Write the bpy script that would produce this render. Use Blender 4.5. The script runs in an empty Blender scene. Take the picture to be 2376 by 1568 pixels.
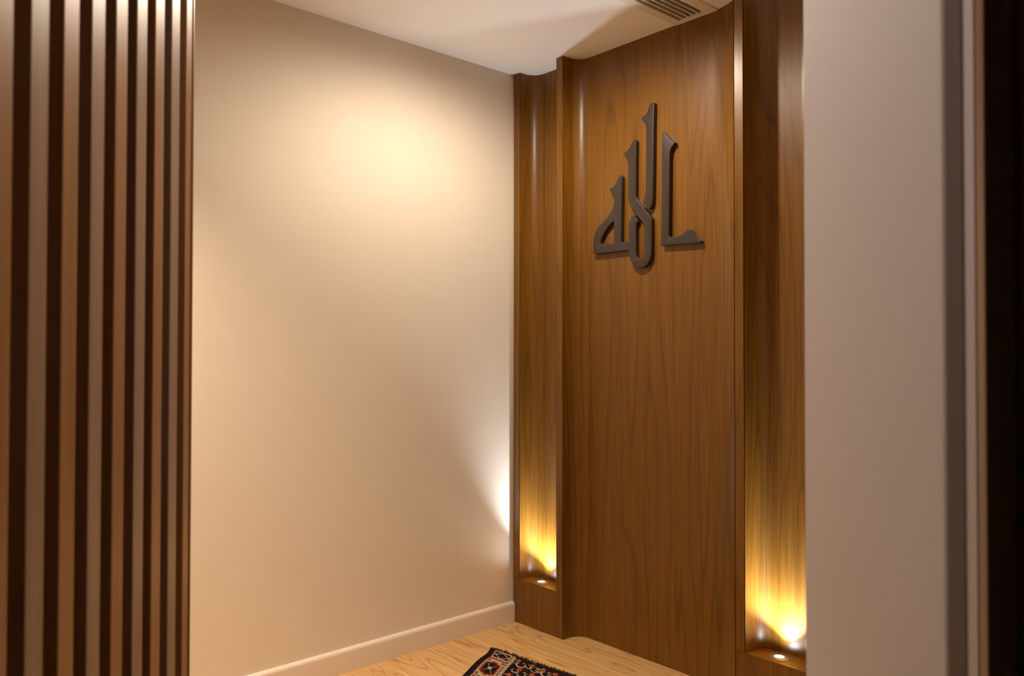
import bpy, bmesh, math, random
import numpy as np
from mathutils import Vector, Matrix

scene = bpy.context.scene
col = scene.collection
random.seed(7)
rng = np.random.default_rng(7)

# ------------------------------------------------------------------ camera
FPX = 1827.15
CAM = Vector((2.69989, -2.40142, 1.23228))
FW = Vector((-0.74764996, 0.66390912, 0.0156275))
RT = Vector((0.66400531, 0.74772665, 0.0013438))
UP = Vector((0.01079294, -0.01138144, 0.99987698))
cd = bpy.data.cameras.new('camera')
cam = bpy.data.objects.new('camera', cd)
col.objects.link(cam)
cd.sensor_width = 36.0
cd.lens = FPX / 2376 * 36
cd.clip_start = 0.02
cam.matrix_world = Matrix(((RT.x, UP.x, -FW.x, CAM.x), (RT.y, UP.y, -FW.y, CAM.y), (RT.z, UP.z, -FW.z, CAM.z), (0, 0, 0, 1)))
cd.dof.use_dof = True
cd.dof.focus_distance = 2.9
cd.dof.aperture_fstop = 7.5
scene.camera = cam

# ------------------------------------------------------------------ world, lights, exposure
w = bpy.data.worlds.new('world'); scene.world = w
w.use_nodes = True
w.node_tree.nodes['Background'].inputs[0].default_value = (0.9, 0.75, 0.6, 1)
w.node_tree.nodes['Background'].inputs[1].default_value = 0.003
scene.view_settings.view_transform = 'Standard'
scene.view_settings.look = 'None'
scene.view_settings.gamma = 1
scene.view_settings.use_curve_mapping = False
scene.view_settings.exposure = 0.12
scene.cycles.max_bounces = 7
scene.cycles.diffuse_bounces = 5
scene.cycles.glossy_bounces = 3
scene.cycles.use_adaptive_sampling = True
scene.cycles.adaptive_threshold = 0.06
scene.cycles.sample_clamp_indirect = 4.0
scene.cycles.blur_glossy = 0.6

H = 2.5                       # ceiling height
WARM = (1.0, 0.72, 0.46)
COOL = (0.86, 0.93, 1.0)

def spot(name, loc, target, power, colour, cone, blend, radius):
    l = bpy.data.lights.new(name, 'SPOT')
    l.energy = power; l.color = colour; l.spot_size = math.radians(cone); l.spot_blend = blend
    l.shadow_soft_size = radius
    o = bpy.data.objects.new(name, l); col.objects.link(o)
    o.location = loc
    o.rotation_euler = (Vector(target) - Vector(loc)).to_track_quat('-Z', 'Y').to_euler()
    return o

DOWN = [(0.73, -0.60), (0.56, -2.05), (2.0, -1.83)]      # room downlight first; the other two are added fill lamps
DPOW = [76, 270, 45]
DCONE = [178, 104, 135]
DBLEND = [0.68, 1.0, 1.0]
DCOL = [(1.0, 0.82, 0.65), (1.0, 0.76, 0.53), (1.0, 0.90, 0.84)]
for (x, y), pw, cone, dc, bl in zip(DOWN, DPOW, DCONE, DCOL, DBLEND):
    spot('downlight_and_fill_lamp', (x, y, H - 0.012), (x, y, 0), pw, dc, cone, bl, 0.035)
PUCK = [(0.146, 0.044), (1.300, 0.050)]                    # uplights in the niche sills
SILL = 0.198
for x, y in PUCK:
    spot('uplight_lamp', (x, y, SILL + 0.008), (x, y + 0.14, SILL + 1.0), 44, COOL, 92, 1.0, 0.008)      # beam
    spot('uplight_lamp', (x, y, SILL + 0.008), (x, y, SILL + 1.0), 1.5, COOL, 165, 0.8, 0.012)            # spill of the lens

# ------------------------------------------------------------------ materials
def new_mat(name):
    m = bpy.data.materials.new(name); m.use_nodes = True
    nt = m.node_tree
    return m, nt, nt.nodes['Principled BSDF']

def nd(nt, t, **kw):
    n = nt.nodes.new(t)
    for k, v in kw.items():
        setattr(n, k, v)
    return n

def math_n(nt, op, a, b=None):
    n = nd(nt, 'ShaderNodeMath', operation=op)
    for i, v in enumerate((a, b)):
        if v is None: continue
        if isinstance(v, (int, float)): n.inputs[i].default_value = v
        else: nt.links.new(v, n.inputs[i])
    return n.outputs[0]

def noise(nt, vec, scale, detail=4, rough=0.5, dist=0.0):
    n = nd(nt, 'ShaderNodeTexNoise')
    n.inputs['Scale'].default_value = scale
    n.inputs['Detail'].default_value = detail
    n.inputs['Roughness'].default_value = rough
    n.inputs['Distortion'].default_value = dist
    nt.links.new(vec, n.inputs['Vector'])
    return n.outputs[0]

def mapping(nt, vec, scale, loc=(0, 0, 0)):
    n = nd(nt, 'ShaderNodeMapping')
    n.inputs['Scale'].default_value = scale
    n.inputs['Location'].default_value = loc
    nt.links.new(vec, n.inputs['Vector'])
    return n.outputs[0]

def ramp(nt, fac, stops):
    n = nd(nt, 'ShaderNodeValToRGB')
    e = n.color_ramp.elements
    while len(e) < len(stops): e.new(0.5)
    for i, (p, c) in enumerate(stops):
        e[i].position = p; e[i].color = (*c, 1)
    nt.links.new(fac, n.inputs[0])
    return n.outputs[0]

def mix(nt, fac, a, b, mode='MIX'):
    n = nd(nt, 'ShaderNodeMix', data_type='RGBA', blend_type=mode)
    for sock, v in ((n.inputs[0], fac), (n.inputs[6], a), (n.inputs[7], b)):
        if isinstance(v, (int, float)): sock.default_value = v
        elif isinstance(v, tuple): sock.default_value = (*v, 1)
        else: nt.links.new(v, sock)
    return n.outputs[2]

def bump(nt, b, height, strength, dist):
    n = nd(nt, 'ShaderNodeBump')
    n.inputs['Strength'].default_value = strength
    n.inputs['Distance'].default_value = dist
    nt.links.new(height, n.inputs['Height'])
    nt.links.new(n.outputs[0], b.inputs['Normal'])

def wood(name, along, dark, light, line, rough=0.35, coat=0.0, coat_rough=0.2, rings=14.0, ring_w=2.6, ring_l=0.28,
         per_object=True, bump_s=0.08, line_amt=0.5, streak=170.0, streak_amt=0.55, spec=0.5):
    """wood with cathedral grain: contour lines of a noise stretched along the grain, plus fine pores"""
    m, nt, b = new_mat(name)
    tc = nd(nt, 'ShaderNodeTexCoord')
    vec = tc.outputs['Object']
    if per_object:
        oi = nd(nt, 'ShaderNodeObjectInfo')
        vm = nd(nt, 'ShaderNodeVectorMath', operation='MULTIPLY_ADD')
        cx = nd(nt, 'ShaderNodeCombineXYZ')
        for i in range(3): nt.links.new(oi.outputs['Random'], cx.inputs[i])
        nt.links.new(cx.outputs[0], vm.inputs[0])
        vm.inputs[1].default_value = (31.0, 17.0, 23.0)
        nt.links.new(vec, vm.inputs[2])
        vec = vm.outputs[0]
    s = [ring_w] * 3; s['xyz'.index(along)] = ring_l
    field = noise(nt, mapping(nt, vec, s), 1.0, 2, 0.45, 0.25)
    saw = math_n(nt, 'FRACT', math_n(nt, 'MULTIPLY', field, rings))
    tri = math_n(nt, 'PINGPONG', math_n(nt, 'MULTIPLY', field, rings * 2), 1.0)
    s2 = [streak] * 3; s2['xyz'.index(along)] = streak * 0.014
    fine = noise(nt, mapping(nt, vec, s2), 1.0, 3, 0.6)
    s3 = [11.0] * 3; s3['xyz'.index(along)] = 0.5
    broad = noise(nt, mapping(nt, vec, s3), 1.0, 3, 0.5)
    base = mix(nt, broad, dark, light)
    fstreak = ramp(nt, fine, [(0.34, (0, 0, 0)), (0.66, (1, 1, 1))])
    c1 = mix(nt, math_n(nt, 'MULTIPLY', fstreak, streak_amt), base, line)
    edge = ramp(nt, saw, [(0.0, (1, 1, 1)), (0.10, (0.25, 0.25, 0.25)), (0.45, (0, 0, 0)), (0.90, (0.1, 0.1, 0.1)), (1.0, (1, 1, 1))])
    c2 = mix(nt, math_n(nt, 'MULTIPLY', edge, line_amt), c1, line)
    nt.links.new(c2, b.inputs['Base Color'])
    b.inputs['Roughness'].default_value = rough
    b.inputs['Specular IOR Level'].default_value = spec
    b.inputs['Coat Weight'].default_value = coat
    b.inputs['Coat Roughness'].default_value = coat_rough
    bump(nt, b, fine, bump_s * 1.5, 0.0006)
    return m

def plain(name, colour, rough=0.6, metal=0.0, noise_amt=0.0, nscale=40.0, bump_s=0.0):
    m, nt, b = new_mat(name)
    b.inputs['Roughness'].default_value = rough
    b.inputs['Metallic'].default_value = metal
    tc = nd(nt, 'ShaderNodeTexCoord')
    n1 = noise(nt, tc.outputs['Object'], nscale, 2, 0.6)
    dk = tuple(c * (1 - noise_amt) for c in colour); lt = tuple(min(1, c * (1 + noise_amt)) for c in colour)
    nt.links.new(mix(nt, n1, dk, lt), b.inputs['Base Color'])
    if bump_s: bump(nt, b, n1, bump_s, 0.002)
    return m

M = {}
M['veneer'] = wood('walnut_veneer', 'z', (0.190, 0.081, 0.0065), (0.264, 0.119, 0.011), (0.086, 0.030, 0.0016),
                   rough=0.45, coat=0.6, coat_rough=0.3, rings=17, ring_w=3.6, ring_l=0.25, line_amt=0.5, streak=230, bump_s=0.04, spec=0.15)
M['oak'] = wood('oak_laminate', 'x', (0.68, 0.43, 0.18), (0.78, 0.52, 0.235), (0.38, 0.195, 0.058),
                rough=0.42, rings=17, ring_w=5.5, ring_l=0.8, line_amt=0.85, streak_amt=0.5, streak=150)
M['slat_warm'] = wood('slat_wood_warm', 'z', (0.36, 0.165, 0.052), (0.44, 0.21, 0.07), (0.23, 0.095, 0.027),
                      rough=0.36, coat=0.35, coat_rough=0.3, line_amt=0.35)
M['slat_grey'] = wood('slat_wood_grey', 'z', (0.32, 0.20, 0.12), (0.41, 0.26, 0.16), (0.21, 0.12, 0.066),
                      rough=0.36, coat=0.35, coat_rough=0.3, line_amt=0.35)
M['slat_back'] = plain('slat_backing', (0.02, 0.012, 0.006), 0.6, noise_amt=0.2)
M['wall'] = plain('cream_wall_paint', (0.79, 0.72, 0.61), 0.62, noise_amt=0.02, nscale=9)
M['brown_wall'] = plain('bounce_darkened_wall', (0.10, 0.06, 0.035), 0.6, noise_amt=0.1, nscale=20)  # unseen partition, coloured dark to cut bounce light onto the wood
M['jamb'] = plain('jamb_paint', (0.70, 0.67, 0.66), 0.6, noise_amt=0.02, nscale=9)
M['ceiling'] = plain('white_ceiling_paint', (0.90, 0.88, 0.84), 0.7, noise_amt=0.01, nscale=6)
M['base'] = plain('skirting_paint', (0.80, 0.71, 0.60), 0.45, noise_amt=0.02, nscale=12)
M['vent'] = plain('vent_enamel', (0.80, 0.74, 0.66), 0.45, noise_amt=0.02)
M['duct'] = plain('vent_duct', (0.38, 0.34, 0.30), 0.7, noise_amt=0.1)
M['letter'] = plain('dark_bronze_lacquer', (0.036, 0.025, 0.019), 0.36, noise_amt=0.08, nscale=60)
M['ring'] = plain('brushed_steel', (0.22, 0.22, 0.23), 0.45, metal=0.7, noise_amt=0.1, nscale=200)

def emit(name, colour, s):
    m, nt, b = new_mat(name)
    b.inputs['Base Color'].default_value = (0.9, 0.9, 0.9, 1)
    b.inputs['Emission Color'].default_value = (*colour, 1)
    b.inputs['Emission Strength'].default_value = s
    return m
M['lens'] = emit('uplight_lens', (0.93, 0.96, 1.0), 1.3)
M['dlens'] = emit('downlight_and_fill_lens', WARM, 6)

def rug_mat():
    m, nt, b = new_mat('woven_rug')
    a = nd(nt, 'ShaderNodeVertexColor'); a.layer_name = 'weave'
    tc = nd(nt, 'ShaderNodeTexCoord')
    n1 = noise(nt, tc.outputs['Object'], 420, 3, 0.6)
    nt.links.new(mix(nt, math_n(nt, 'MULTIPLY', n1, 0.45), a.outputs[0], (0.012, 0.008, 0.006)), b.inputs['Base Color'])
    b.inputs['Roughness'].default_value = 0.95
    b.inputs['Specular IOR Level'].default_value = 0.1
    bump(nt, b, n1, 0.6, 0.003)
    return m
M['rug'] = rug_mat()
M['fringe'] = plain('black_wool', (0.012, 0.010, 0.009), 0.95, noise_amt=0.3, nscale=300)

# ------------------------------------------------------------------ object helpers
def link(o, parent=None):
    col.objects.link(o)
    if parent is not None: o.parent = parent
    return o

def mesh_obj(name, bm, mat, parent=None, origin=(0, 0, 0), smooth=False):
    """bm is in world coordinates; origin = the parent's (or the object's own) base point"""
    bmesh.ops.recalc_face_normals(bm, faces=bm.faces[:])
    me = bpy.data.meshes.new(name)
    bmesh.ops.translate(bm, verts=bm.verts[:], vec=-Vector(origin))
    bm.to_mesh(me); bm.free()
    if smooth:
        me.polygons.foreach_set('use_smooth', [True] * len(me.polygons))
        me.set_sharp_from_angle(angle=math.radians(35))
    me.materials.append(mat)
    o = bpy.data.objects.new(name, me)
    link(o, parent)
    if parent is None: o.location = origin
    return o

def empty(name, loc):
    o = bpy.data.objects.new(name, None); o.location = loc; o.empty_display_size = 0.05
    return link(o)

def tag(o, label, cat, group=None):
    o['label'] = label; o['category'] = cat; o['kind'] = 'thing'
    if group: o['group'] = group
    return o

def struct(o):
    o['kind'] = 'structure'; return o

def box_bm(x0, x1, y0, y1, z0, z1, bev=0.0, bm=None, seg=2):
    b = bm or bmesh.new()
    r = bmesh.ops.create_cube(b, size=1)
    for v in r['verts']:
        v.co = Vector(((x0 + x1) / 2 + v.co.x * (x1 - x0), (y0 + y1) / 2 + v.co.y * (y1 - y0), (z0 + z1) / 2 + v.co.z * (z1 - z0)))
    if bev:
        es = [e for e in b.edges if e.verts[0] in r['verts']]
        bmesh.ops.bevel(b, geom=es, offset=bev, segments=seg, affect='EDGES', profile=0.5)
    return b

def prism_bm(poly, z0, z1, bm=None, bev=0.0):
    """vertical prism over a plan polygon"""
    b = bm or bmesh.new()
    lo = [b.verts.new((x, y, z0)) for x, y in poly]
    hi = [b.verts.new((x, y, z1)) for x, y in poly]
    n = len(poly)
    b.faces.new(lo); b.faces.new(hi)
    side = []
    for i in range(n):
        f = b.faces.new((lo[i], lo[(i + 1) % n], hi[(i + 1) % n], hi[i])); side.append(f)
    if bev:
        es = [e for e in b.edges if abs(e.verts[0].co.z - e.verts[1].co.z) > 1e-4]
        bmesh.ops.bevel(b, geom=es, offset=bev, segments=2, affect='EDGES', profile=0.5)
    return b

# the doorway is set in a wall at an angle to the niche wall: a frame with its origin under the camera
D2 = Vector((-0.7478, 0.6640)); R2 = Vector((0.6640, 0.7478))
VPU = (1020 - 1188) / FPX
def dw(depth, lat):           # depth along the view's plan direction, lat to the right of it
    p = Vector((CAM.x, CAM.y)) + D2 * depth + R2 * lat
    return (p.x, p.y)
PDIR = (D2 + R2 * VPU).normalized()        # along the doorway's left reveal
PNRM = Vector((-PDIR.y, PDIR.x))           # to the left of it
LOFF = 575 / FPX
def reveal(depth):            # point on the slats' front plane
    return Vector(dw(depth, depth * VPU - LOFF))

# ------------------------------------------------------------------ floor
struct(mesh_obj('floor', box_bm(-0.15, 4.6, -5.0, 0.30, -0.08, -0.012), M['slat_back']))
floor = bpy.data.objects['floor']
pw, pl = 0.192, 1.285
pm = bpy.data.meshes.new('plank')
pb = box_bm(0, pl - 0.0004, 0, pw - 0.0004, -0.012, 0, 0.0005, seg=1)
pb.to_mesh(pm); pb.free(); pm.materials.append(M['oak'])
row = 0
y = 0.104
while y > -4.4:
    x = -0.02 - [0.35, 0.92, 0.10, 0.66, 1.15, 0.5][row % 6]
    while x < 3.7:
        if x + pl > 0 and (x * 1.363 - 5.0 < y + 0.3):
            x0, x1 = max(x, -0.02), min(x + pl, 3.7)
            o = bpy.data.objects.new('plank', pm); link(o, floor)
            if x0 == x and x1 == x + pl:
                o.location = (x, y - pw, 0)
            else:
                b = box_bm(0, x1 - x0 - 0.0004, 0, pw - 0.0004, -0.012, 0, 0.0005, seg=1)
                me = bpy.data.meshes.new('plank'); b.to_mesh(me); b.free(); me.materials.append(M['oak'])
                o.data = me; o.location = (x0, y - pw, 0)
        x += pl
    y -= pw
    row += 1

# ------------------------------------------------------------------ ceiling, with the opening of the air vent
VX0, VX1, VY0, VY1 = 0.879, 0.993, -0.80, 0.072
cb = bmesh.new()
for x0, x1, y0, y1 in ((-0.15, VX0, -5, 0.3), (VX1, 4.6, -5, 0.3), (VX0, VX1, -5, VY0), (VX0, VX1, VY1, 0.3)):
    box_bm(x0, x1, y0, y1, H, H + 0.12, bm=cb)
struct(mesh_obj('ceiling', cb, M['ceiling']))
ceil = bpy.data.objects['ceiling']

def ring_bm(x, y, z, r0, r1, h, n=40):
    b = bmesh.new()
    prof = [(r0, 0), (r0, h), (r0 + (r1 - r0) * 0.3, h), (r1, h * 0.35), (r1, 0)]
    vs = [[b.verts.new((x + r * math.cos(2 * math.pi * i / n), y + r * math.sin(2 * math.pi * i / n), z + d)) for r, d in prof] for i in range(n)]
    for i in range(n):
        for k in range(len(prof)):
            a, c = vs[i], vs[(i + 1) % n]; k2 = (k + 1) % len(prof)
            b.faces.new((a[k], a[k2], c[k2], c[k]))
    return b

def disc_bm(x, y, z, r, h, n=32):
    return prism_bm([(x + r * math.cos(2 * math.pi * i / n), y + r * math.sin(2 * math.pi * i / n)) for i in range(n)], z, z + h)

for x, y in DOWN:  # unseen ceiling fittings; those at the fill lamps are added with them
    mesh_obj('downlight_and_fill_trim', ring_bm(x, y, H - 0.001, 0.036, 0.05, -0.008), M['vent'], ceil, smooth=True)
    mesh_obj('downlight_and_fill_lens', disc_bm(x, y, H - 0.006, 0.035, 0.005), M['dlens'], ceil)

# ------------------------------------------------------------------ walls
def shift(poly, d): return poly
struct(mesh_obj('wall_left', box_bm(-0.14, 0.0, -4.6, 0.28, -0.08, H), M['wall']))
struct(mesh_obj('wall_back', box_bm(0.0, 4.4, 0.125, 0.27, -0.08, H), M['wall']))
# the wall with the doorway: left of it (clad with slats in the reveal) and right of it
far = reveal(1.0)
PB = 0.034                                   # slats + backing
def lp(depth, out): q = reveal(depth) + PNRM * out; return (q.x, q.y)
QL = Vector((-PNRM.x, -PNRM.y))
farL = lp(0.998, PB)
endL = Vector(farL) + PNRM * 3.1
poly = [farL, (endL.x, endL.y), (endL.x - PDIR.x * 0.8, endL.y - PDIR.y * 0.8), lp(0.2, PB)]
struct(mesh_obj('wall_front_left', prism_bm(poly, -0.08, H), M['brown_wall']))
JF = dw(0.80, 0.371 * 0.80); JN = dw(0.565, 0.5485 * 0.565)
jd = (Vector(JF) - Vector(JN)).normalized(); jn = Vector((jd.y, -jd.x))      # jn points away from the opening
JF2 = Vector(JF) + jn * 2.3; JN2 = Vector(JN) + jn * 2.3
def rp(lat, out):             # lat from the jamb corner along the wall, out towards the corridor
    q = Vector(JN) + jn * lat - jd * out
    return (q.x, q.y)
struct(mesh_obj('wall_front_right', prism_bm([JF, (JF2.x, JF2.y), rp(2.3, 0.0115), rp(0.0085, 0.0115), JN], -0.08, H, bev=0.002), M['jamb']))

# skirting on the left wall: rounded top
prof = [(0, 0), (0.017, 0), (0.017, 0.0745)]
prof += [(0.002 + 0.015 * math.cos(a), 0.0745 + 0.015 * math.sin(a)) for a in [math.radians(k) for k in range(15, 91, 15)]]
prof += [(0, 0.0895)]
b = bmesh.new()
A0 = [b.verts.new((x, -4.25, z)) for x, z in prof]; A1 = [b.verts.new((x, 0.0, z)) for x, z in prof]
n = len(prof)
for i in range(n): b.faces.new((A0[i], A0[(i + 1) % n], A1[(i + 1) % n], A1[i]))
b.faces.new(A0); b.faces.new(A1)
struct(mesh_obj('baseboard_left', b, M['base'], smooth=True))

# ------------------------------------------------------------------ wood niche wall
XW = 0.007                                   # the joinery starts a hair off the plaster
X1, X2, X3, X4, X5, X6, X7 = 0.0457, 0.2844, 0.3209, 1.1639, 1.1989, 1.4376, 1.4750
TOP = H
YB = 0.121

def curved_sheet(xa, xb, depth, left, right, z0, z1, name, parent, origin, thick=0.012):
    """concave sheet between xa and xb: coves at both ends, flat between, real thickness"""
    XA, XB = xa, xb
    xa, xb = xa + 0.002, xb - 0.002
    pts = []
    sl, rl = left; wr, dr = right
    pts.append((xa, 0.0015))
    for k in range(13):
        a = math.radians(180 - 90 * k / 12)
        pts.append((xa + rl + rl * math.cos(a), (depth - rl) + rl * math.sin(a)))
    for k in range(17):
        a = math.radians(90 - 90 * k / 16)
        pts.append((xb - wr + wr * math.cos(a), (depth - dr) + dr * math.sin(a)))
    if depth - dr > 0.003: pts.append((xb, 0.0015))
    pts2 = []
    for i, p in enumerate(pts):
        if i == 0 or (Vector(p) - Vector(pts2[-1])).length > 1e-5: pts2.append(p)
    b = bmesh.new()
    f0 = [b.verts.new((x, y, z0)) for x, y in pts2]; f1 = [b.verts.new((x, y, z1)) for x, y in pts2]
    for i in range(len(pts2) - 1):
        b.faces.new((f0[i], f0[i + 1], f1[i + 1], f1[i]))
    xa, xb = XA, XB
    g0 = [b.verts.new((xa, depth + thick, z0)), b.verts.new((xb, depth + thick, z0))]
    g1 = [b.verts.new((xa, depth + thick, z1)), b.verts.new((xb, depth + thick, z1))]
    b.faces.new((g0[0], g0[1], g1[1], g1[0]))
    b.faces.new((f0[0], f1[0], g1[0], g0[0])); b.faces.new((f0[-1], g0[1], g1[1], f1[-1]))
    b.faces.new(f0 + [g0[1], g0[0]]); b.faces.new(f1 + [g1[1], g1[0]])
    return mesh_obj(name, b, M['veneer'], parent, origin, smooth=True)

def niche(xa, xb, xc, xd, depth, label):
    root = empty('niche_column', (xa, 0, 0))
    og = (xa, 0, 0)
    tag(root, label, 'wall niche', 'lit wooden niche columns')
    mesh_obj('post', box_bm(xa, xb, 0, YB, SILL + 0.001, TOP, 0.0012), M['veneer'], root, og)
    mesh_obj('post', box_bm(xc, xd, 0, YB, SILL + 0.001, TOP, 0.0012), M['veneer'], root, og)
    mesh_obj('plinth_panel', box_bm(xa, xd, 0, 0.018, 0, SILL, 0.0012), M['veneer'], root, og)
    mesh_obj('plinth_side', box_bm(xd - 0.018, xd, 0.0185, YB, 0, SILL - 0.0005), M['veneer'], root, og)
    mesh_obj('sill', box_bm(xb + 0.0005, xc - 0.0005, 0.0185, YB, SILL - 0.018, SILL), M['veneer'], root, og)
    curved_sheet(xb + 0.0004, xc - 0.0004, depth, (0, 0.062), (0.075, 0.07), SILL + 0.0006, TOP, 'curved_back', root, og)
    return root

niche(XW, X1, X2, X3 - 0.0004, 0.093, 'narrow wooden niche with glowing uplight in the room corner beside the cream wall')
niche(X4 + 0.0004, X5, X6, X7, 0.100, 'narrow wooden niche with glowing uplight beside the pale door jamb')
pan = curved_sheet(X3 + 0.0008, X4 - 0.0008, 0.100, (0, 0.064), (0.15, 0.0985), 0.0, TOP, 'curved_wall_panel', None, (X3, 0, 0))
tag(pan, 'tall concave walnut wall panel carrying the black calligraphy between two lit niches', 'wall panel')

for (x, y), lab in zip(PUCK, ('small round steel uplight in the sill of the niche by the cream wall',
                              'small round steel uplight in the sill of the niche by the door jamb')):
    r = empty('recessed_uplight', (x, y, SILL))
    tag(r, lab, 'light', 'recessed niche uplights')
    mesh_obj('trim_ring', ring_bm(x, y, SILL, 0.0175, 0.033, 0.003), M['ring'], r, (x, y, SILL), smooth=True)
    mesh_obj('lens', disc_bm(x, y, SILL, 0.0174, 0.0018), M['lens'], r, (x, y, SILL))

# ------------------------------------------------------------------ calligraphy
LA = [(7898,20875),(7959,20867),(8032,20817),(8184,20658),(8335,20489),(8437,20405),(8503,20377),(8508,20332),(8431,20268),(8346,20186),(8292,20069),(8267,19886),(8238,17673),(8218,16790),(8260,16741),(8566,16713),(8731,16724),(8860,16778),(9036,16884),(9151,16929),(9226,16906),(9295,16817),(9437,16643),(9578,16519),(9702,16430),(9685,16365),(9493,16361),(7840,16424),(7869,18715)]
LB = [(7478,22160),(7402,22163),(7320,22106),(7237,21974),(7141,21803),(7045,21738),(6910,21707),(6872,21649),(6904,21576),(7000,21468),(7090,21342),(7121,21188),(7100,19848),(7079,18736),(7059,18526),(7014,18401),(6937,18274),(6950,18217),(7059,18105),(7218,17942),(7294,17947),(7370,18053),(7426,18181),(7452,18378),(7480,19780),(7501,21284),(7521,22094),(7515,22136)]
LC = [(6558,20885),(6479,20875),(6380,20760),(6281,20614),(6167,20501),(6006,20438),(5946,20377),(5986,20296),(6093,20183),(6153,20068),(6180,19908),(6178,18562),(6198,18378),(6277,18186),(6442,17969),(6704,17694),(6884,17514),(6968,17417),(7006,17301),(7011,16211),(6985,16087),(6908,15998),(6811,15965),(6714,16004),(6636,16092),(6597,16249),(6592,17324),(6612,17450),(6703,17536),(6677,17580),(6475,17790),(6422,17807),(6343,17740),(6257,17621),(6203,17499),(6196,16745),(5834,16762),(5807,16801),(5842,18506),(5857,19469),(5809,19545),(5714,19524),(5605,19379),(5502,19222),(5371,19111),(5211,19083),(5183,19034),(5253,18907),(5363,18775),(5419,18672),(5432,18512),(5398,18306),(5294,18136),(5084,17924),(4802,17720),(4552,17562),(4408,17391),(4321,17212),(4292,17026),(4270,16473),(4299,16422),(4372,16415),(5292,16411),(6209,16409),(6242,16179),(6308,15967),(6439,15787),(6603,15666),(6798,15620),(7023,15654),(7214,15790),(7328,15981),(7372,16178),(7394,17482),(7362,17586),(7281,17722),(7027,17983),(6769,18247),(6639,18419),(6581,18555),(6589,19939),(6604,20809)]
LD = [(5418,17703),(5293,17634),(5084,17490),(4908,17308),(4766,17110),(4695,16958),(4673,16842),(4716,16795),(5417,16762)]

def soften(pts):
    """rounds gentle bends, keeps sharp corners"""
    P = [Vector((a / 1e4, c / 1e4)) for a, c in pts]
    for _ in range(2):
        Q = []; n = len(P)
        for i in range(n):
            p0, p1, p2 = P[i - 1], P[i], P[(i + 1) % n]
            d1, d2 = (p1 - p0), (p2 - p1)
            ang = d1.angle(d2, 0)
            cut = min(0.25 * min(d1.length, d2.length), 0.006)
            if ang < math.radians(62) and ang > math.radians(1):
                Q.append(p1 - d1.normalized() * cut); Q.append(p1 + d2.normalized() * cut)
            else: Q.append(p1)
        P = Q
    return P

CAL = (0.70, 0.0975, 1.55)
call = empty('calligraphy_sign', CAL)
tag(call, 'dark bronze raised Arabic calligraphy mounted on the concave wood panel', 'wall sign')
for outlines in ([LA], [LB], [LC, LD]):
    cu = bpy.data.curves.new('letter', 'CURVE'); cu.dimensions = '2D'; cu.fill_mode = 'BOTH'
    for o_ in outlines:
        P = soften(o_)
        s = cu.splines.new('POLY'); s.points.add(len(P) - 1); s.use_cyclic_u = True
        for q, p in zip(s.points, P): q.co = (p.x, p.y, 0, 1)
    cu.extrude = 0.0092 - 0.0014; cu.bevel_depth = 0.0014; cu.bevel_resolution = 2; cu.offset = -0.0019
    to = bpy.data.objects.new('tmp', cu); col.objects.link(to)
    dg = bpy.context.evaluated_depsgraph_get()
    me = bpy.data.meshes.new_from_object(to.evaluated_get(dg))
    bpy.data.objects.remove(to)
    b = bmesh.new(); b.from_mesh(me); bpy.data.meshes.remove(me)
    bmesh.ops.remove_doubles(b, verts=b.verts[:], dist=1e-5)
    # stand the outline upright, face towards -y
    for v in b.verts: v.co = Vector((v.co.x, 0.0885 - v.co.z, v.co.y))
    mesh_obj('letter', b, M['letter'], call, CAL, smooth=True)

# ------------------------------------------------------------------ ceiling air vent
vr = empty('air_vent', (0.936, -0.36, H))
tag(vr, 'white slotted ceiling air vent above the curved wood panel', 'air vent')
vo = (0.936, -0.36, H)
FX0, FX1, FY0, FY1 = 0.842, 1.034, -0.84, 0.0985
b = bmesh.new()
for x0, x1, y0, y1 in ((FX0, VX0, FY0, FY1), (VX1, FX1, FY0, FY1), (VX0, VX1, FY0, VY0), (VX0, VX1, VY1, FY1)):
    box_bm(x0, x1, y0, y1, H - 0.004, H + 0.0, bm=b)
bmesh.ops.remove_doubles(b, verts=b.verts[:], dist=1e-6)
mesh_obj('frame', b, M['vent'], vr, vo)
b = bmesh.new()
t = 0.0015
for x0, x1, y0, y1, z0, z1 in ((VX0, VX0 + t, VY0, VY1, H, H + .06), (VX1 - t, VX1, VY0, VY1, H, H + .06), (VX0, VX1, VY0, VY0 + t, H, H + .06), (VX0, VX1, VY1 - t, VY1, H, H + .06), (VX0, VX1, VY0, VY1, H + .06, H + .062)):
    box_bm(x0, x1, y0, y1, z0, z1, bm=b)
mesh_obj('duct', b, M['duct'], vr, vo)
pitch = (VX1 - VX0) / 5
for k in range(5):
    xa = VX0 + pitch * k + 0.001
    b = bmesh.new()
    # a blade: inclined from a lower lip on the right to an upper edge on the left
    sec = [(xa + pitch - 0.0055, H - 0.0035), (xa + pitch - 0.0012, H - 0.0035), (xa + pitch - 0.0012, H - 0.001), (xa + 0.004, H + 0.024), (xa + 0.002, H + 0.022), (xa + pitch - 0.0055, H + 0.001)]
    e0 = [b.verts.new((x, VY0 + 0.0005, z)) for x, z in sec]; e1 = [b.verts.new((x, VY1 - 0.004, z)) for x, z in sec]
    for i in range(len(sec)): b.faces.new((e0[i], e0[(i + 1) % len(sec)], e1[(i + 1) % len(sec)], e1[i]))
    b.faces.new(e0); b.faces.new(e1)
    mesh_obj('blade', b, M['vent'], vr, vo)

# ------------------------------------------------------------------ slat cladding of the doorway
def slat_obj(poly, mat, parent, og, z1=H - 0.001):
    return mesh_obj('slat', prism_bm(poly, 0.001, z1, bev=0.0012), mat, parent, og)

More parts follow.
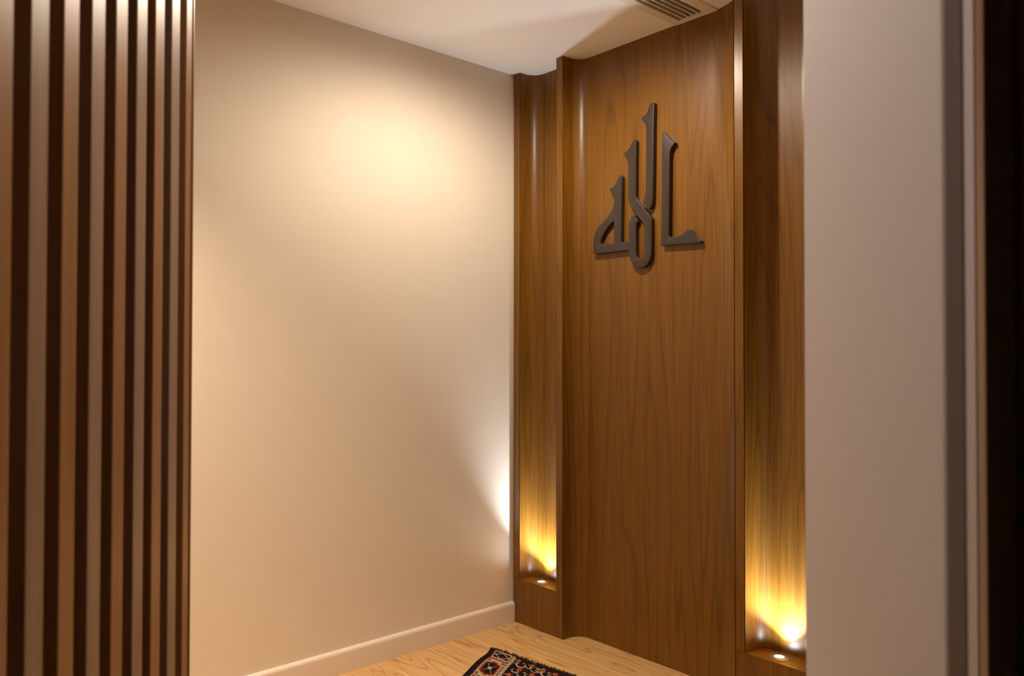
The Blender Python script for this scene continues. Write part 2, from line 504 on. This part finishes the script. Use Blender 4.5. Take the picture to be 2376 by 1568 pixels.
og = (*lp(0.75, PB * 0.5), 0)
sp = empty('slat_panel', og)
tag(sp, 'dark brown vertical slat panel lining the doorway beside the cream wall', 'slat panel')
mesh_obj('backing_board', prism_bm([lp(0.24, 0.0285), lp(0.998, 0.0285), lp(0.998, PB - 0.0005), lp(0.24, PB - 0.0005)], 0.001, H - 0.001), M['slat_back'], sp, og)
for k in range(-6, 8):
    z0 = 0.602 + 0.0527 * k
    z1 = z0 + 0.0284 if k < 7 else 0.9935
    slat_obj([lp(z0, 0), lp(z1, 0), lp(z1, 0.028), lp(z0, 0.028)], M['slat_grey'] if k % 2 == 0 else M['slat_warm'], sp, og)
mesh_obj('end_trim', prism_bm([lp(0.9945, -0.0012), lp(0.998, -0.0012), lp(0.998, 0.028), lp(0.9945, 0.028)], 0.001, H - 0.001), M['slat_warm'], sp, og)

# right of the doorway the same slats run along the corridor face of the wall
og = (*rp(0.05, 0), 0)
sr = empty('slat_panel', og)
tag(sr, 'near black vertical slats on the corridor wall past the pale jamb', 'slat panel')
s0 = 0.0085
mesh_obj('backing_board', prism_bm([rp(s0, 0.012), rp(0.42, 0.012), rp(0.42, 0.0225), rp(s0, 0.0225)], 0.001, H - 0.001), M['jamb'], sr, og)
x = s0 + 0.0003
for k in range(11):
    slat_obj([rp(x, 0.023), rp(x + 0.020, 0.023), rp(x + 0.020, 0.033), rp(x, 0.033)], M['slat_warm'] if k % 2 else M['slat_grey'], sr, og)
    x += 0.027

# ------------------------------------------------------------------ prayer rug
C0 = Vector((0.2000, -0.2985)); E1 = Vector((0.992, 0.118)).normalized(); E2 = Vector((0.49, -0.87)).normalized()
RW, RL = 0.70, 1.10
step = 0.002
nu, nv = int(RW / step), int(RL / step)
u = np.linspace(0, RW, nu + 1); v = np.linspace(0, RL, nv + 1)
U, V = np.meshgrid(u, v, indexing='ij')
BLK = np.array([0.012, 0.009, 0.008]); CRM = np.array([0.62, 0.47, 0.30]); RED = np.array([0.26, 0.018, 0.015])
PCH = np.array([0.72, 0.33, 0.17]); SAGE = np.array([0.30, 0.27, 0.15])
COLR = np.zeros(U.shape + (3,)); COLR[:] = BLK
def paint(mask, c): COLR[mask] = c
Um = np.minimum(U, RW - U)
# field
field = (Um > 0.150)
nz = lambda k: None
rr = np.random.default_rng(3)
def flower(cu_, cv_, r, c_out, c_in, petals=6, ph=0.0):
    du, dv = U - cu_, V - cv_
    d = np.hypot(du, dv); a = np.arctan2(dv, du)
    star = r * (0.68 + 0.32 * np.cos(petals * a + ph))
    paint((d < star) & field, c_out); paint((d < star * 0.55) & field, c_in); paint((d < r * 0.16) & field, RED)
def scroll(cu_, cv_, r, a0, a1, wd, c):
    du, dv = U - cu_, V - cv_
    d = np.hypot(du, dv); a = (np.arctan2(dv, du) - a0) % (2 * math.pi)
    span = (a1 - a0)
    t_ = np.clip(a / span, 0, 1)
    paint((np.abs(d - r * (1 - 0.25 * t_)) < wd * (0.35 + 0.65 * np.sin(np.pi * t_))) & (a < span) & field, c)
for i in range(12):
    for j in range(16):
        cu_ = 0.172 + i * 0.062 + (j % 2) * 0.031 + rr.uniform(-.006, .006); cv_ = 0.030 + j * 0.066 + rr.uniform(-.006, .006)
        if cu_ > RW - 0.16: continue
        if field[min(nu, int(cu_ / step)), min(nv, int(cv_ / step))] == False: continue
        scroll(cu_ + 0.020, cv_ + 0.030, 0.023, rr.uniform(-3, 0), rr.uniform(1, 2) + 2.6, 0.0042, [CRM, SAGE, CRM][(i + j) % 3])
        scroll(cu_ - 0.016, cv_ + 0.022, 0.016, rr.uniform(-3, 0), rr.uniform(1, 2) + 2.4, 0.0034, [SAGE, PCH, CRM][(i * 2 + j) % 3])
        flower(cu_, cv_, rr.uniform(0.013, 0.019), RED, PCH, 6 if (i + j) % 2 else 5, rr.uniform(0, 6))
        flower(cu_ + 0.030, cv_ + 0.010, 0.007, PCH, CRM, 5, rr.uniform(0, 6))
# side band
band = (Um > 0.030) & (Um < 0.126)
paint(band, CRM)
ub = Um - 0.078
cell = ((V - 0.087) % 0.165) - 0.0825
hexd = np.maximum(np.abs(ub) * 1.0, np.abs(cell) * 0.62 + np.abs(ub) * 0.35)
jag = 0.003 * np.sign(np.sin(V * 520))
inb = band & (V > 0.085)
paint(inb & (hexd < 0.040 + jag), RED); paint(inb & (hexd < 0.031), BLK)
paint(inb & (np.abs(np.abs(cell * 0.7) - np.abs(ub)) < 0.0026) & (hexd < 0.028), SAGE)
paint(inb & (np.hypot(ub, cell) < 0.010), CRM)
paint(inb & (np.abs(cell + 0.0825) < 0.003), BLK); paint(inb & (np.abs(cell - 0.0825) < 0.003), BLK)
for sgn in (-1, 1):
    paint(inb & (np.hypot(np.abs(ub) - 0.036, cell - sgn * 0.066) < 0.008), RED)
# corner box
bx = band & (V > 0.010) & (V < 0.078)
paint(bx, CRM); paint(bx & (Um > 0.036) & (Um < 0.120) & (V > 0.016) & (V < 0.070), RED)
ins = bx & (Um > 0.039) & (Um < 0.117) & (V > 0.019) & (V < 0.067)
paint(ins, BLK)
lat = np.abs(((Um - 0.039) / 0.039 + (V - 0.019) / 0.048 * 2) % 2 - 1); lat2 = np.abs(((Um - 0.039) / 0.039 - (V - 0.019) / 0.048 * 2) % 2 - 1)
paint(ins & ((lat < 0.11) | (lat2 < 0.11)), CRM)
paint(ins & (np.hypot((Um - 0.0585) % 0.039 - 0.0, V - 0.043) < 0.0), PCH)
paint(band & (V > 0.078) & (V < 0.085), RED); paint(band & (V > 0.085) & (V < 0.087), BLK)
paint((Um > 0.0305) & (Um < 0.0325) & (V > 0.01), RED)
# rope stripe
rope = (Um > 0.126) & (Um < 0.150)
paint(rope, CRM)
paint(rope & ((Um < 0.129) | (Um > 0.147)), BLK)
paint(rope & (((V * 38 + Um * 60) % 1) < 0.22), BLK)
paint((V < 0.010) | (V > RL - 0.010), BLK)
paint(Um < 0.030, BLK)
# lay it out: a slightly skewed, softly rippled rug
ZT = 0.008 + 0.0015 * np.sin(U * 17 + V * 9) + 0.0006 * np.sin(V * 41 + U * 23)
bend = 0.010 * np.exp(-((V - 0.055) / 0.05) ** 2) * np.exp(-(U / 0.12) ** 2)
PX = C0.x + U * E1.x + V * E2.x + bend * E1.x
PY = C0.y + U * E1.y + V * E2.y + bend * E1.y
co = np.stack([PX - C0.x, PY - C0.y, ZT + rng.uniform(-.0006, .0006, U.shape)], -1).reshape(-1, 3)
idx = np.arange((nu + 1) * (nv + 1)).reshape(nu + 1, nv + 1)
quads = np.stack([idx[:-1, :-1], idx[1:, :-1], idx[1:, 1:], idx[:-1, 1:]], -1).reshape(-1, 4)
loop = np.concatenate([idx[:, 0], idx[-1, 1:], idx[-2::-1, -1], idx[0, -2:0:-1]])
low = co[loop].copy(); low[:, 2] = 0.0008
nb = len(co); L = len(loop)
lowi = nb + np.arange(L)
sideq = np.stack([loop, lowi, np.roll(lowi, -1), np.roll(loop, -1)], -1)
allco = np.concatenate([co, low]); allq = np.concatenate([quads, sideq])
me = bpy.data.meshes.new('prayer_rug')
me.vertices.add(len(allco)); me.vertices.foreach_set('co', allco.ravel())
me.loops.add(allq.size); me.loops.foreach_set('vertex_index', allq.ravel().astype(np.int32))
me.polygons.add(len(allq)); me.polygons.foreach_set('loop_start', np.arange(0, allq.size, 4, dtype=np.int32))
me.update(calc_edges=True); me.validate()
ca = me.color_attributes.new('weave', 'FLOAT_COLOR', 'POINT')
cc = np.ones((len(allco), 4)); cc[:nb, :3] = COLR.reshape(-1, 3); cc[nb:, :3] = BLK
ca.data.foreach_set('color', cc.ravel())
me.polygons.foreach_set('use_smooth', [True] * len(me.polygons))
me.materials.append(M['rug'])
rug = bpy.data.objects.new('prayer_rug', me); link(rug); rug.location = (C0.x, C0.y, 0)
tag(rug, 'small black red and cream patterned rug with dark fringe on the oak floor', 'rug')
# fringe: loose black tufts along the edge towards the wood wall
b = bmesh.new()
for i in range(420):
    uu = rng.uniform(0.002, RW - 0.002)
    ln = rng.uniform(0.008, 0.020) * (0.6 + 0.7 * abs(math.sin(uu * 61)))
    an = rng.uniform(-0.7, 0.7); wd = rng.uniform(0.0012, 0.0024)
    base = E1 * uu + (-E2) * -0.002
    dr = (-E2 * math.cos(an) + E1 * math.sin(an)) * ln
    z0 = rng.uniform(0.004, 0.009); z1 = rng.uniform(0.002, 0.013)
    sd = E1 * wd
    ring0 = [b.verts.new((base.x + sd.x, base.y + sd.y, z0)), b.verts.new((base.x - sd.x, base.y - sd.y, z0)), b.verts.new((base.x, base.y, z0 - 0.003))]
    mid = base + dr * 0.6; zz = (z0 + z1) / 2 + 0.002
    ring1 = [b.verts.new((mid.x + sd.x, mid.y + sd.y, zz)), b.verts.new((mid.x - sd.x, mid.y - sd.y, zz)), b.verts.new((mid.x, mid.y, zz - 0.0025))]
    tip = base + dr
    tv = b.verts.new((tip.x, tip.y, z1))
    for k in range(3):
        b.faces.new((ring0[k], ring0[(k + 1) % 3], ring1[(k + 1) % 3], ring1[k])); b.faces.new((ring1[k], ring1[(k + 1) % 3], tv))
fr = mesh_obj('fringe', b, M['fringe'], rug)
fr['kind'] = 'stuff'
